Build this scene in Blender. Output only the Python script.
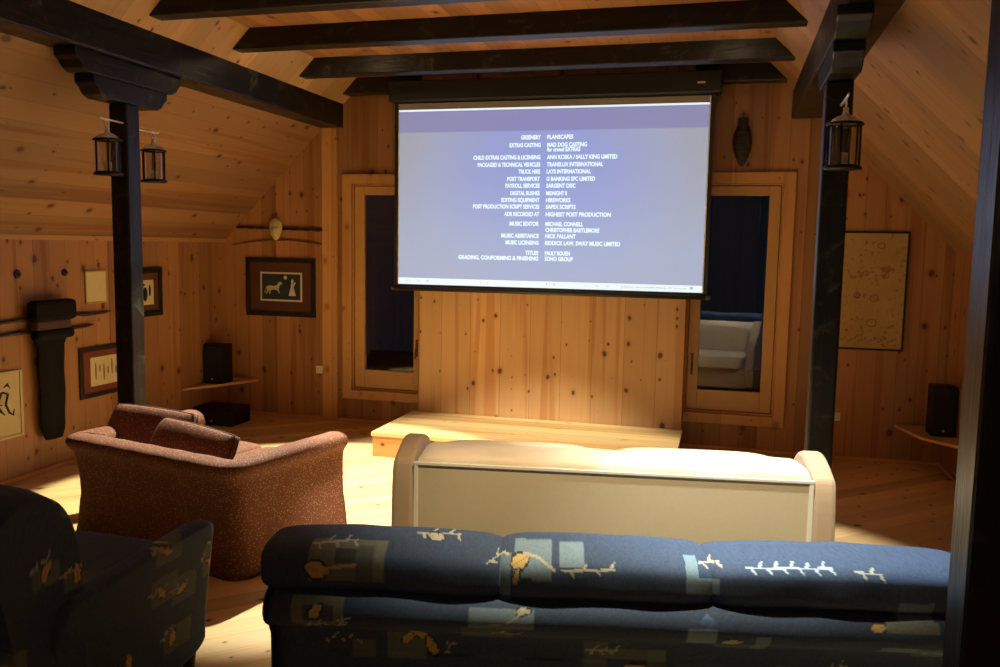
import bpy, bmesh, math, random
import numpy as np
from mathutils import Vector, Matrix, Euler
random.seed(7)
for o in list(bpy.data.objects): bpy.data.objects.remove(o)
S = bpy.context.scene
COL = S.collection
R = math.radians

# ------------------------------------------------------------------ camera
cam_d = bpy.data.cameras.new('camera'); cam = bpy.data.objects.new('camera', cam_d); COL.objects.link(cam)
FPX, YAW, PITCH, ROLL = 845.65, -0.260334, -0.10335, 0.017447
cam_d.sensor_width = 36.0; cam_d.sensor_fit = 'HORIZONTAL'; cam_d.lens = FPX * 36.0 / 1000.0
cam_d.clip_start = 0.02; cam_d.clip_end = 100
f = Vector((math.sin(YAW) * math.cos(PITCH), math.cos(YAW) * math.cos(PITCH), math.sin(PITCH)))
r = f.cross(Vector((0, 0, 1))).normalized(); u = r.cross(f)
c, s = math.cos(ROLL), math.sin(ROLL)
r2 = r * c + u * s; u2 = u * c - r * s
m = Matrix((r2, u2, -f)).transposed().to_4x4(); m.translation = (0, 0, 1.7)
cam.matrix_world = m
S.camera = cam

# ------------------------------------------------------------------ world, lights, exposure
w = bpy.data.worlds.new('world'); S.world = w; w.use_nodes = True
w.node_tree.nodes['Background'].inputs[0].default_value = (0.004, 0.005, 0.008, 1)
w.node_tree.nodes['Background'].inputs[1].default_value = 1.0
S.view_settings.view_transform = 'Standard'; S.view_settings.look = 'None'
S.view_settings.exposure = 0.0; S.view_settings.gamma = 1.0
try: S.view_settings.use_curve_mapping = False
except Exception: pass

def spot(name, loc, target, power, angle, blend, color, radius=0.05):
    d = bpy.data.lights.new(name, 'SPOT'); d.energy = power; d.spot_size = R(angle); d.spot_blend = blend
    d.color = color; d.shadow_soft_size = radius
    o = bpy.data.objects.new(name, d); COL.objects.link(o); o.location = loc
    o.rotation_euler = (Vector(target) - Vector(loc)).to_track_quat('-Z', 'Y').to_euler(); return o
def point(name, loc, power, color, radius=0.1):
    d = bpy.data.lights.new(name, 'POINT'); d.energy = power; d.color = color; d.shadow_soft_size = radius
    o = bpy.data.objects.new(name, d); COL.objects.link(o); o.location = loc; return o
WARM = (1.0, 0.74, 0.42)
NEUT = (1.0, 0.91, 0.68)
spot('downlight_left', (-2.95, 5.72, 3.125), (-2.72, 4.95, 0), 1250, 60, 0.16, NEUT, 0.03)
spot('downlight_right', (0.0, 5.72, 3.125), (0.0, 4.35, 0), 560, 50, 0.35, (1.0, .95, .84), 0.03)
spot('downlight_centre', (-1.45, 4.95, 3.15), (-1.45, 5.45, 0), 800, 64, 0.35, NEUT, 0.05)
spot('downlight_sofa', (0.25, 3.15, 3.15), (0.38, 3.08, 0), 600, 54, 0.7, (.80, .93, 1.0), 0.05)
spot('downlight_front', (-0.25, 2.2, 3.15), (-0.38, 3.35, 0), 400, 56, 0.75, (1, .86, .62), 0.06)
point('bulb_spill_left', (-2.95, 5.72, 3.12), 2.5, WARM, 0.03)
point('bulb_spill_right', (0.0, 5.72, 3.12), 2.5, WARM, 0.03)
point('glow_left', (-2.6, 3.4, 2.8), 3.0, WARM, 0.12)
point('fill_behind_camera', (-0.5, -1.8, 2.3), 16, (1, .84, .62), 0.15)  # unseen fill added behind the camera to lift the sofa backs

# ------------------------------------------------------------------ node helpers
class N:
    def __init__(self, name, rough=0.6):
        self.m = bpy.data.materials.new(name); self.m.use_nodes = True
        self.t = self.m.node_tree; self.b = self.t.nodes['Principled BSDF']
        self.b.inputs['Roughness'].default_value = rough
    def n(self, ty, **k):
        x = self.t.nodes.new(ty)
        for a, b in k.items(): setattr(x, a, b)
        return x
    def put(self, sock, v):
        if hasattr(v, 'is_output') or isinstance(v, bpy.types.NodeSocket): self.t.links.new(v, sock)
        else: sock.default_value = v
    def math(self, op, a, b=0.0, c=0.0, clamp=False):
        x = self.n('ShaderNodeMath', operation=op, use_clamp=clamp)
        self.put(x.inputs[0], a); self.put(x.inputs[1], b)
        if op in ('MULTIPLY_ADD', 'WRAP', 'COMPARE', 'SMOOTH_MIN'): self.put(x.inputs[2], c)
        return x.outputs[0]
    def dot(self, a, v):
        x = self.n('ShaderNodeVectorMath', operation='DOT_PRODUCT'); self.put(x.inputs[0], a); x.inputs[1].default_value = v
        return x.outputs['Value']
    def comb(self, x, y, z=0.0):
        k = self.n('ShaderNodeCombineXYZ'); self.put(k.inputs[0], x); self.put(k.inputs[1], y); self.put(k.inputs[2], z); return k.outputs[0]
    def noise(self, vec, scale=1.0, detail=3.0, rough=0.5, dist=0.0):
        k = self.n('ShaderNodeTexNoise'); self.put(k.inputs['Vector'], vec); k.inputs['Scale'].default_value = scale
        k.inputs['Detail'].default_value = detail; k.inputs['Roughness'].default_value = rough; k.inputs['Distortion'].default_value = dist
        return k.outputs['Fac']
    def white(self, val, dim='1D'):
        k = self.n('ShaderNodeTexWhiteNoise', noise_dimensions=dim)
        self.put(k.inputs['W' if dim == '1D' else 'Vector'], val); return k.outputs['Value'], k.outputs['Color']
    def ramp(self, val, stops):
        k = self.n('ShaderNodeValToRGB'); self.put(k.inputs[0], val); e = k.color_ramp.elements
        while len(e) > 1: e.remove(e[0])
        e[0].position = stops[0][0]; e[0].color = tuple(stops[0][1]) + (1,)
        for p, cc in stops[1:]:
            q = e.new(p); q.color = tuple(cc) + (1,)
        return k.outputs[0]
    def mix(self, fac, a, b, mode='MIX'):
        k = self.n('ShaderNodeMix', data_type='RGBA', blend_type=mode); self.put(k.inputs[0], fac)
        for i, v in ((6, a), (7, b)):
            if isinstance(v, tuple): k.inputs[i].default_value = v if len(v) == 4 else v + (1,)
            else: self.put(k.inputs[i], v)
        return k.outputs[2]
    def smooth(self, v, lo, hi, a=0.0, b=1.0):
        k = self.n('ShaderNodeMapRange', interpolation_type='SMOOTHSTEP'); self.put(k.inputs[0], v)
        k.inputs[1].default_value = lo; k.inputs[2].default_value = hi; k.inputs[3].default_value = a; k.inputs[4].default_value = b
        return k.outputs[0]
    def bump(self, h, strength=0.3, dist=0.01):
        k = self.n('ShaderNodeBump'); k.inputs['Strength'].default_value = strength; k.inputs['Distance'].default_value = dist
        self.put(k.inputs['Height'], h); self.t.links.new(k.outputs[0], self.b.inputs['Normal'])
    def obj(self): return self.n('ShaderNodeTexCoord').outputs['Object']

def pine(name, across, along, width=0.14, light=(0.62, 0.33, 0.12), dark=(0.42, 0.17, 0.05), rough=0.5, knots=1.0, groove=0.5, coat=0.0, stripe=0.6):
    M = N(name, rough); P = M.obj()
    U = M.dot(P, across); V = M.dot(P, along)
    ub = M.math('DIVIDE', U, width); idx = M.math('FLOOR', ub); fr = M.math('FRACT', ub)
    rv, rc = M.white(idx)
    Vo = M.math('MULTIPLY_ADD', rv, 9.7, V)
    grain = M.noise(M.comb(M.math('MULTIPLY', U, 38.0), M.math('MULTIPLY', Vo, 1.3), M.math('MULTIPLY', idx, 3.1)), 1, 4, 0.6, 0.6)
    broad = M.noise(M.comb(M.math('MULTIPLY', U, 11.0), M.math('MULTIPLY', Vo, 0.35), M.math('MULTIPLY', idx, 5.3)), 1, 2, 0.5, 0.3)
    base = M.mix(M.math('MULTIPLY', grain, 0.55), light, dark)
    heart = M.smooth(broad, 0.56, 0.66)
    base = M.mix(M.math('MULTIPLY', heart, stripe), base, tuple(x * y for x, y in zip(dark, (1.0, .8, .6))))
    tone = M.math('MULTIPLY_ADD', rv, 0.42, 0.76)
    k = M.n('ShaderNodeVectorMath', operation='SCALE'); M.put(k.inputs[0], base); M.put(k.inputs['Scale'], tone); base = k.outputs[0]
    # knots
    wob = M.noise(P, 14, 2, 0.5)
    kc = M.comb(M.math('MULTIPLY_ADD', wob, 0.02, U), M.math('MULTIPLY', V, 0.72), 0.0)
    masks = None
    for sc, rad, off in ((4.4, 0.105, 0.0), (9.0, 0.10, 31.7)):
        vo = M.n('ShaderNodeTexVoronoi', voronoi_dimensions='2D'); M.put(vo.inputs['Vector'], M.comb(M.math('ADD', M.dot(kc, (1, 0, 0)), off), M.dot(kc, (0, 1, 0)), 0.0))
        vo.inputs['Scale'].default_value = sc
        cs = M.n('ShaderNodeSeparateColor'); M.t.links.new(vo.outputs['Color'], cs.inputs[0])
        rr = M.math('MULTIPLY', cs.outputs[0], rad)
        on = M.math('GREATER_THAN', cs.outputs[1], 0.42 if off == 0 else 0.72)
        d = M.math('DIVIDE', vo.outputs['Distance'], M.math('MAXIMUM', rr, 0.012))
        mk = M.math('MULTIPLY', M.smooth(d, 0.6, 1.25, 1.0, 0.0), on)
        hl = M.math('MULTIPLY', M.smooth(d, 0.8, 2.6, 1.0, 0.0), on)
        masks = (mk, hl) if masks is None else (M.math('MAXIMUM', masks[0], mk), M.math('MAXIMUM', masks[1], hl))
    base = M.mix(M.math('MULTIPLY', masks[1], 0.45 * knots), base, tuple(x * .8 for x in dark))
    base = M.mix(M.math('MULTIPLY', masks[0], 0.9 * knots), base, (0.055, 0.018, 0.006))
    e = M.math('ABSOLUTE', M.math('SUBTRACT', fr, 0.5))
    g = M.smooth(e, 0.5 - 0.0035 / width, 0.5 - 0.0012 / width)
    base = M.mix(M.math('MULTIPLY', g, groove), base, tuple(x * .35 for x in dark))
    M.put(M.b.inputs['Base Color'], base)
    M.bump(M.math('SUBTRACT', M.math('MULTIPLY', grain, 0.25), g), 0.35, 0.004)
    M.b.inputs['Coat Weight'].default_value = coat; M.b.inputs['Coat Roughness'].default_value = 0.25
    return M.m

def plain(name, col, rough=0.6, metal=0.0, nz=0.0, nscale=20, emit=None, es=1.0, coat=0.0, bump=0.0, spec=None):
    M = N(name, rough); M.b.inputs['Metallic'].default_value = metal; M.b.inputs['Coat Weight'].default_value = coat
    if spec is not None: M.b.inputs['Specular IOR Level'].default_value = spec
    if emit: M.b.inputs['Emission Color'].default_value = emit + (1,); M.b.inputs['Emission Strength'].default_value = es
    if nz > 0:
        nf = M.noise(M.obj(), nscale, 4, 0.6)
        M.put(M.b.inputs['Base Color'], M.mix(nf, tuple(x * (1 - nz) for x in col), tuple(min(1, x * (1 + nz)) for x in col)))
        if bump: M.bump(nf, bump, 0.004)
    else: M.b.inputs['Base Color'].default_value = col + (1,)
    return M.m

q = math.sqrt(0.5)
XA, YA, ZA = (1, 0, 0), (0, 1, 0), (0, 0, 1)
PL, PD = (0.42, 0.205, 0.082), (0.255, 0.10, 0.035)
M_wall_back = pine('pine_back_wall', XA, ZA, 0.15, PL, PD)
M_wall_side = pine('pine_side_wall', YA, ZA, 0.15, PL, PD)
M_panel = pine('pine_centre_panel', XA, ZA, 0.27, (0.68, 0.43, 0.21), (0.46, 0.22, 0.085), stripe=0.55)
M_roof_l = pine('pine_roof_left_dimmed', (q, 0, q), YA, 0.15, (.31, .165, .072), (.205, .088, .034), stripe=.7, groove=.35)  # board colours lowered to stand in for dim light outside the purlin
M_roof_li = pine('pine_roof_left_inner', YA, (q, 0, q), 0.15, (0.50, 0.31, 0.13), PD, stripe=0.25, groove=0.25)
M_roof_r = pine('pine_roof_right_dimmed', YA, (-q, 0, q), 0.15, (.33, .18, .08), (.21, .092, .035), stripe=0.4, groove=0.25)  # right slope likewise: its dimness is put into the board colours
M_ceil = pine('pine_flat_ceiling', XA, YA, 0.15, PL, PD, stripe=0.3)
a_f = R(47)
M_floor = pine('pine_floor', (math.cos(a_f), -math.sin(a_f), 0), (math.sin(a_f), math.cos(a_f), 0), 0.14, (0.78, 0.58, 0.28), (0.56, 0.33, 0.12), 0.38, coat=0.15, groove=0.35, stripe=0.35)
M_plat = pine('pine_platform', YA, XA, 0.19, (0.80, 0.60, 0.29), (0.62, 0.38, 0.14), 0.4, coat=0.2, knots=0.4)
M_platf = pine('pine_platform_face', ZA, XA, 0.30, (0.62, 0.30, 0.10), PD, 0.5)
M_trimv = pine('pine_trim_upright', XA, ZA, 0.9, (0.62, 0.33, 0.12), (0.45, 0.2, 0.06), knots=0.5, stripe=0.4)
M_trimh = pine('pine_trim_level', ZA, XA, 0.9, (0.62, 0.33, 0.12), (0.45, 0.2, 0.06), knots=0.5, stripe=0.4)
M_trimy = pine('pine_trim_side', ZA, YA, 0.9, (0.62, 0.33, 0.12), (0.45, 0.2, 0.06), knots=0.5, stripe=0.4)

def black_timber(name, along):
    M = N(name, 0.38); P = M.obj()
    sc = tuple(2.2 if a else 26.0 for a in along)
    mp = M.n('ShaderNodeMapping'); M.put(mp.inputs[0], P); mp.inputs['Scale'].default_value = sc
    g = M.noise(mp.outputs[0], 1, 5, 0.65, 0.5); b = M.noise(P, 3.5, 3, 0.6)
    M.put(M.b.inputs['Base Color'], M.mix(g, (0.003, 0.003, 0.003), (0.013, 0.011, 0.008)))
    M.put(M.b.inputs['Roughness'], M.math('MULTIPLY_ADD', b, 0.35, 0.20)); M.b.inputs['Specular IOR Level'].default_value = .38
    M.bump(M.math('ADD', g, M.math('MULTIPLY', b, 1.2)), 0.6, 0.006)
    wn = M.noise(P, 7, 5, .7, .8); M.put(M.b.inputs['Base Color'], M.mix(M.smooth(wn, .54, .72), M.mix(g, (0.003, 0.003, 0.003), (0.013, 0.011, 0.008)), (.055, .055, .035))); return M.m
M_bx, M_by, M_bz = black_timber('black_stained_timber_x', XA), black_timber('black_stained_timber_y', YA), black_timber('black_stained_timber_z', ZA)

# ------------------------------------------------------------------ mesh helpers
def link(name, me, mat=None, parent=None, smooth=False, bevel=0.0, subsurf=0):
    o = bpy.data.objects.new(name, me); COL.objects.link(o)
    if mat:
        for mm in (mat if isinstance(mat, (list, tuple)) else [mat]): me.materials.append(mm)
    if parent: o.parent = parent
    if bevel:
        b = o.modifiers.new('bevel', 'BEVEL'); b.width = bevel; b.segments = 2; b.limit_method = 'ANGLE'
    if subsurf:
        b = o.modifiers.new('sub', 'SUBSURF'); b.levels = subsurf; b.render_levels = subsurf
    if smooth:
        for p in me.polygons: p.use_smooth = True
    return o
class B:
    """collects shapes into one mesh"""
    def __init__(self): self.bm = bmesh.new()
    def _x(self, vs, M):
        if M is not None: bmesh.ops.transform(self.bm, matrix=M, verts=vs)
    def box(self, x0, x1, y0, y1, z0, z1, M=None, mi=0):
        v = [self.bm.verts.new(p) for p in ((x0, y0, z0), (x1, y0, z0), (x1, y1, z0), (x0, y1, z0), (x0, y0, z1), (x1, y0, z1), (x1, y1, z1), (x0, y1, z1))]
        for q_ in ((0, 3, 2, 1), (4, 5, 6, 7), (0, 1, 5, 4), (1, 2, 6, 5), (2, 3, 7, 6), (3, 0, 4, 7)):
            self.bm.faces.new([v[i] for i in q_]).material_index = mi
        self._x(v, M); return self
    def poly(self, pts, thick_vec, mi=0):
        """extrude a planar polygon by a vector"""
        t = Vector(thick_vec); a = [self.bm.verts.new(p) for p in pts]; b = [self.bm.verts.new(Vector(p) + t) for p in pts]
        fs = [self.bm.faces.new(a), self.bm.faces.new(b[::-1])]
        n = len(a)
        for i in range(n): fs.append(self.bm.faces.new((a[i], b[i], b[(i + 1) % n], a[(i + 1) % n])))
        for x in fs: x.material_index = mi
        return self
    def tube(self, pts, rad, seg=10, close=False, mi=0):
        pts = [Vector(p) for p in pts]; n = len(pts); rings = []
        up = Vector((0, 0, 1))
        for i, p in enumerate(pts):
            if close: d = (pts[(i + 1) % n] - pts[i - 1])
            else: d = pts[min(i + 1, n - 1)] - pts[max(i - 1, 0)]
            d.normalize(); a = d.cross(up)
            if a.length < 1e-3: a = d.cross(Vector((1, 0, 0)))
            a.normalize(); b = a.cross(d)
            rr = rad[i] if isinstance(rad, (list, tuple)) else rad
            rings.append([self.bm.verts.new(p + (a * math.cos(t) + b * math.sin(t)) * rr) for t in [2 * math.pi * k / seg for k in range(seg)]])
        for i in range(n if close else n - 1):
            A, C_ = rings[i], rings[(i + 1) % n]
            for k in range(seg):
                fc = self.bm.faces.new((A[k], A[(k + 1) % seg], C_[(k + 1) % seg], C_[k])); fc.smooth = True; fc.material_index = mi
        if not close:
            self.bm.faces.new(rings[0][::-1]).material_index = mi; self.bm.faces.new(rings[-1]).material_index = mi
        return self
    def lathe(self, prof, center=(0, 0, 0), seg=24, mi=0):
        c = Vector(center); rings = []
        for (rr, z) in prof:
            rings.append([self.bm.verts.new(c + Vector((rr * math.cos(2 * math.pi * k / seg), rr * math.sin(2 * math.pi * k / seg), z))) for k in range(seg)] if rr > 1e-5 else [self.bm.verts.new(c + Vector((0, 0, z)))])
        for A, C_ in zip(rings, rings[1:]):
            for k in range(seg):
                k2 = (k + 1) % seg
                if len(A) == 1 and len(C_) == 1: continue
                if len(A) == 1: fc = self.bm.faces.new((A[0], C_[k], C_[k2]))
                elif len(C_) == 1: fc = self.bm.faces.new((A[k], A[k2], C_[0]))
                else: fc = self.bm.faces.new((A[k], A[k2], C_[k2], C_[k]))
                fc.smooth = True; fc.material_index = mi
        return self
    def build(self, name, mat, parent=None, smooth=False, bevel=0.0, subsurf=0):
        bmesh.ops.recalc_face_normals(self.bm, faces=self.bm.faces)
        me = bpy.data.meshes.new(name); self.bm.to_mesh(me); self.bm.free()
        return link(name, me, mat, parent, smooth, bevel, subsurf)
def tag(o, label, cat, group=None):
    o['label'] = label; o['category'] = cat
    if group: o['group'] = group
    return o
def thing(name, label, cat, loc=(0, 0, 0), rz=0.0, group=None):
    o = bpy.data.objects.new(name, None); COL.objects.link(o); o.empty_display_size = 0.1
    o.location = loc; o.rotation_euler = (0, 0, rz); return tag(o, label, cat, group)
def struct(o): o['kind'] = 'structure'; return o

# ------------------------------------------------------------------ room shell
XL, XR, YB, YF = -4.75, 1.722, 7.34, -5.0
KN = 1.716; RX = -1.51; CZ = 3.18
def roof_z(x): return KN + (x - XL) if x < RX else KN + (XR - x)
XCL, XCR = XL + (CZ - KN), XR - (CZ - KN)
struct(B().box(XL - .1, XR + .1, YF - .1, YB + .1, -0.1, 0).build('floor', M_floor))
T = 0.12
b = B()
# left slope: lower part (outside the purlin) and upper part, right slope, flat part
xm = -3.6
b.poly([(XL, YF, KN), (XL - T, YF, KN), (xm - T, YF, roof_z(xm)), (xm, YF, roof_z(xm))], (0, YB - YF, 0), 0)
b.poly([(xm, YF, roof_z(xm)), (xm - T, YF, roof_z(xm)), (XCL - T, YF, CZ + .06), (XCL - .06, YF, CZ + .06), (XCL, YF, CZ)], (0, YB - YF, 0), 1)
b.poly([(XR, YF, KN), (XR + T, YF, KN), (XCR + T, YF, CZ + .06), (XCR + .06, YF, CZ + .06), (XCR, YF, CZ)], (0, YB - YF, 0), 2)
b.box(XCL - .06, XCR + .06, YF, YB, CZ, CZ + .06, None, 3)
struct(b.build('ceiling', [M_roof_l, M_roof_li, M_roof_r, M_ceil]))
struct(B().box(XL - .1, XL, YF, YB, 0, KN + .1).build('wall_left', M_wall_side))
struct(B().box(XR, XR + .1, YF, YB, 0, KN + .1).build('wall_right', M_wall_side))
# gable walls; the far one has two window openings
WIN = [(-3.40, -2.71), (-0.31, 0.42)]       # opening in x
WZ0, WZ1 = 0.32, 2.245
bz = lambda x: min(roof_z(x), CZ) + .05
def gable_strip(b, x0, x1, z0, y, t, z1=None):
    xs = [x0] + [x for x in (XCL, XCR) if x0 < x < x1] + [x1]
    top = [(x, y, (z1 if z1 is not None else bz(x))) for x in xs][::-1]
    b.poly([(x0, y, z0), (x1, y, z0)] + top, (0, t, 0))
b = B()
xs = [XL - .1, WIN[0][0], WIN[0][1], WIN[1][0], WIN[1][1], XR + .1]
gable_strip(b, xs[0], xs[1], 0, YB, .12); gable_strip(b, xs[2], xs[3], 0, YB, .12); gable_strip(b, xs[4], xs[5], 0, YB, .12)
for x0, x1 in WIN:
    gable_strip(b, x0, x1, 0, YB, .12, WZ0); gable_strip(b, x0, x1, WZ1, YB, .12)
struct(b.build('wall_back', M_wall_back))
b = B(); gable_strip(b, XL - .1, XR + .1, 0, YF, -.12); struct(b.build('wall_front', M_wall_back))
struct(B().box(-2.635, -0.315, 7.10, YB, 0, CZ).build('wall_center', M_panel))
# thin upright battens either side of the centre panel, pilasters at the beam ends
struct(B().box(-2.70, -2.64, 7.23, YB, 0, WZ1 + .1).build('trim_1', M_trimv, bevel=.004))
struct(B().box(-3.70, -3.55, 7.31, YB, 0, 2.78).build('trim_2', M_trimv, bevel=.004))
struct(B().box(XL, XR, 7.322, YB, 0, .03).build('baseboard_back', M_trimh, bevel=.004))
struct(B().box(XL, XL + .018, YF, YB, 0, .03).build('baseboard_left', M_trimy, bevel=.004))
struct(B().box(XR - .018, XR, YF, YB, 0, .03).build('baseboard_right', M_trimy, bevel=.004))
struct(B().box(XL, XL + .012, YF, YB, KN - .03, KN + .005).build('trim_3', M_trimy))

M_glass = bpy.data.materials.new('window_glass'); M_glass.use_nodes = True
t = M_glass.node_tree; t.nodes.clear()
o_ = t.nodes.new('ShaderNodeOutputMaterial'); mx = t.nodes.new('ShaderNodeMixShader'); tr = t.nodes.new('ShaderNodeBsdfTransparent'); gl = t.nodes.new('ShaderNodeBsdfGlossy'); fr_ = t.nodes.new('ShaderNodeFresnel')
fr_.inputs[0].default_value = 1.7; gl.inputs['Roughness'].default_value = 0.004; tr.inputs[0].default_value = (.85, .87, .88, 1)
t.links.new(fr_.outputs[0], mx.inputs[0]); t.links.new(tr.outputs[0], mx.inputs[1]); t.links.new(gl.outputs[0], mx.inputs[2]); t.links.new(mx.outputs[0], o_.inputs[0])
M_sash = plain('honey_sash_wood', (0.50, 0.28, 0.10), .45, nz=.15, nscale=9)
M_handle = plain('dark_bronze', (0.10, 0.05, 0.03), .4, .6)
for i, (x0, x1) in enumerate(WIN):
    gx0, gx1 = (-3.285, -2.79) if i == 0 else (-0.205, 0.312)
    # outer casing
    cb = B(); w_ = .09
    cb.box(x0 - w_, x0, 7.305, YB, WZ0 - w_, WZ1 + w_); cb.box(x1, x1 + (.02 if i == 0 else w_), 7.305, YB, WZ0 - w_, WZ1 + w_)
    cb.box(x0, x1, 7.303, YB, WZ1 + .004, WZ1 + w_); cb.box(x0, x1, 7.298, YB, WZ0 - w_, WZ0 - .004)
    # reveal lining
    cb.box(x0, x0 + .012, 7.34, 7.44, WZ0, WZ1); cb.box(x1 - .012, x1, 7.34, 7.44, WZ0, WZ1)
    cb.box(x0, x1, 7.34, 7.44, WZ0, WZ0 + .012); cb.box(x0, x1, 7.34, 7.44, WZ1 - .012, WZ1)
    root = struct(cb.build('window_%d' % (i + 1), M_trimv, bevel=.004))
    sb = B(); g = .018; gz0, gz1 = .508, 2.148
    sb.box(x0 + g, gx0, 7.35, 7.41, WZ0 + g, WZ1 - g); sb.box(gx1, x1 - g, 7.35, 7.41, WZ0 + g, WZ1 - g)
    sb.box(gx0, gx1, 7.352, 7.408, WZ0 + g, gz0); sb.box(gx0, gx1, 7.352, 7.408, gz1, WZ1 - g)
    sh = sb.build('window_sash', M_sash, root, bevel=.005)
    pb = B().box(gx0 - .005, gx1 + .005, 7.379, 7.383, gz0 - .005, gz1 + .005).build('window_pane', M_glass, root)
    if i == 0:
        hb = B().box(-2.765, -2.745, 7.336, 7.352, .66, .82).tube([(-2.755, 7.34, .74), (-2.755, 7.31, .74), (-2.755, 7.305, .70), (-2.755, 7.305, .64)], .008)
    else:
        hb = B().box(-.265, -.245, 7.336, 7.352, .66, .82).tube([(-.255, 7.34, .74), (-.255, 7.31, .74), (-.255, 7.305, .70), (-.255, 7.305, .64)], .008)
    hb.build('window_handle', M_handle, root)
# dark ground outdoors so the glass has something behind it
struct(B().box(-9, 6, 7.6, 14, -.25, -.2).build('ground', plain('night_ground', (.02, .025, .02), .95, nz=.3)))

# ------------------------------------------------------------------ timber frame
for nm, x0, x1, lab in (('left', -3.74, -3.49, 'black stained purlin beam running along the left slope, carried by the left post'), ('right', .45, .70, 'black stained purlin beam running along the right slope above the right posts')):
    tag(B().box(x0, x1, YF, YB, 2.76, 2.99).build('purlin_beam', M_by, bevel=.012), lab, 'beam', 'black purlins under the two roof slopes')
labs = ['nearest black ceiling crossbeam, cut off by the top of the photo', 'second black ceiling crossbeam from the camera', 'third black ceiling crossbeam, the one before the projector screen beam', 'farthest black ceiling crossbeam, directly above the projector screen housing']
for yb_, lab in zip((4.52, 5.41, 6.37, 7.18), labs):
    b = B(); z0 = 3.04; z1 = CZ + .01
    dx0 = XL + (z0 - KN); dx1 = XR - (z0 - KN)
    b.poly([(dx0 - .01, yb_, z0), (dx1 + .01, yb_, z0), (dx1 - (z1 - z0) + .01, yb_, z1), (dx0 + (z1 - z0) - .01, yb_, z1)], (0, .13, 0))
    tag(b.build('ceiling_beam', M_bx, bevel=.01), lab, 'beam', 'black crossbeams under the flat ceiling')
M_lath = plain('pale_lath', (0.60, 0.30, 0.11), .6, nz=.2)

def corbel(b, x, y, w, L, z0, z1):
    h = z1 - z0
    pts = []
    def end(s):
        return [(s * L, z1), (s * L, z1 - h * .38), (s * (L - .03), z1 - h * .55), (s * (L - .06), z1 - h * .85), (s * (L - .10), z0)]
    a = end(1); c_ = end(-1)
    prof = a + c_[::-1]
    b.poly([(x - w / 2, y + p, z) for p, z in prof], (w, 0, 0))
def post(x, y, label, W=.125):
    t = thing('timber_post', label, 'post', (0, 0, 0), 0, 'black posts carrying the purlins')
    B().box(x - W / 2, x + W / 2, y - W / 2, y + W / 2, 0, 2.515).build('shaft', M_bz, t, bevel=.012)
    b = B(); corbel(b, x, y, .15, .475, 2.637, 2.76); b.build('upper_corbel', M_by, t, bevel=.008)
    b = B(); corbel(b, x, y, .138, .33, 2.515, 2.637); b.build('lower_corbel', M_by, t, bevel=.008)
    return t
LPX, RPX = -3.60, .485
post(LPX, 4.50, 'black square post behind the rust red loveseat with stepped corbels and two lanterns')
post(RPX, 4.48, 'black square post right of the cream sofa, with a lantern near its top')
post(.503, 1.68, 'nearest black post, at the right edge behind the blue sofa end', .135)

# ------------------------------------------------------------------ lanterns
M_lblack = plain('lantern_black_iron', (.02, .017, .015), .45, .7)
M_lsilver = plain('lantern_tin_cap', (.85, .85, .84), .32, .5, nz=.1)
M_candle = plain('candle_wax', (.82, .78, .66), .5)
M_lglass = bpy.data.materials.new('lantern_glass'); M_lglass.use_nodes = True
t = M_lglass.node_tree; t.nodes.clear()
o_ = t.nodes.new('ShaderNodeOutputMaterial'); mx = t.nodes.new('ShaderNodeMixShader'); tr = t.nodes.new('ShaderNodeBsdfTransparent'); gl = t.nodes.new('ShaderNodeBsdfGlossy')
mx.inputs[0].default_value = .14; gl.inputs['Roughness'].default_value = .1; tr.inputs[0].default_value = (.9, .88, .82, 1)
t.links.new(tr.outputs[0], mx.inputs[1]); t.links.new(gl.outputs[0], mx.inputs[2]); t.links.new(mx.outputs[0], o_.inputs[0])
def lantern(x, y, ytip, label):
    """hangs from an iron arm fixed to the post (arm root at ytip)"""
    t = thing('candle_lantern', label, 'lantern', (x, y, 2.075), 0, 'glass candle lanterns hung on the posts')
    rr = .072
    B().lathe([(0, 0), (rr + .01, 0), (rr + .012, .012), (rr, .02), (0, .02)], seg=12).build('base', M_lblack, t)
    b = B()
    for k in range(6):
        a = 2 * math.pi * k / 6 + .2; px, py = rr * math.cos(a), rr * math.sin(a)
        b.tube([(px, py, .015), (px, py, .205)], .0052, 6)
    b.lathe([(rr + .007, .198), (rr + .013, .203), (rr + .007, .212), (rr - .008, .205), (rr + .007, .198)], seg=12)
    b.build('frame', M_lblack, t)
    B().lathe([(rr - .008, .02), (rr - .008, .2)], seg=12).build('glass', M_lglass, t)
    B().lathe([(0, .02), (.02, .02), (.02, .075), (.006, .08), (0, .078)], seg=12).build('candle', M_candle, t)
    b = B().lathe([(rr + .008, .209), (.066, .214), (.056, .228), (.036, .240), (.018, .247), (.012, .262), (.012, .280), (0, .284)], seg=16)
    b.build('cap', M_lsilver, t)
    ring = [(0, .018 * math.cos(2 * math.pi * k / 12), .302 + .018 * math.sin(2 * math.pi * k / 12)) for k in range(12)]
    B().tube(ring, .0035, 6, close=True).build('ring', M_lsilver, t)
    d = ytip - y; s_ = -1 if d > 0 else 1
    B().tube([(0, d, .322), (0, s_ * .05, .325), (0, s_ * .065, .333)], .006, 8).build('hanger', M_lsilver, t)
    return t
lantern(LPX + .04, 4.30, 4.468, 'silver capped candle lantern hanging on the near side of the left post')
lantern(LPX - .07, 4.86, 4.592, 'silver capped candle lantern hanging on the far side of the left post')
lantern(RPX + .008, 4.22, 4.418, 'silver capped candle lantern hanging in front of the post right of the screen')

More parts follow.
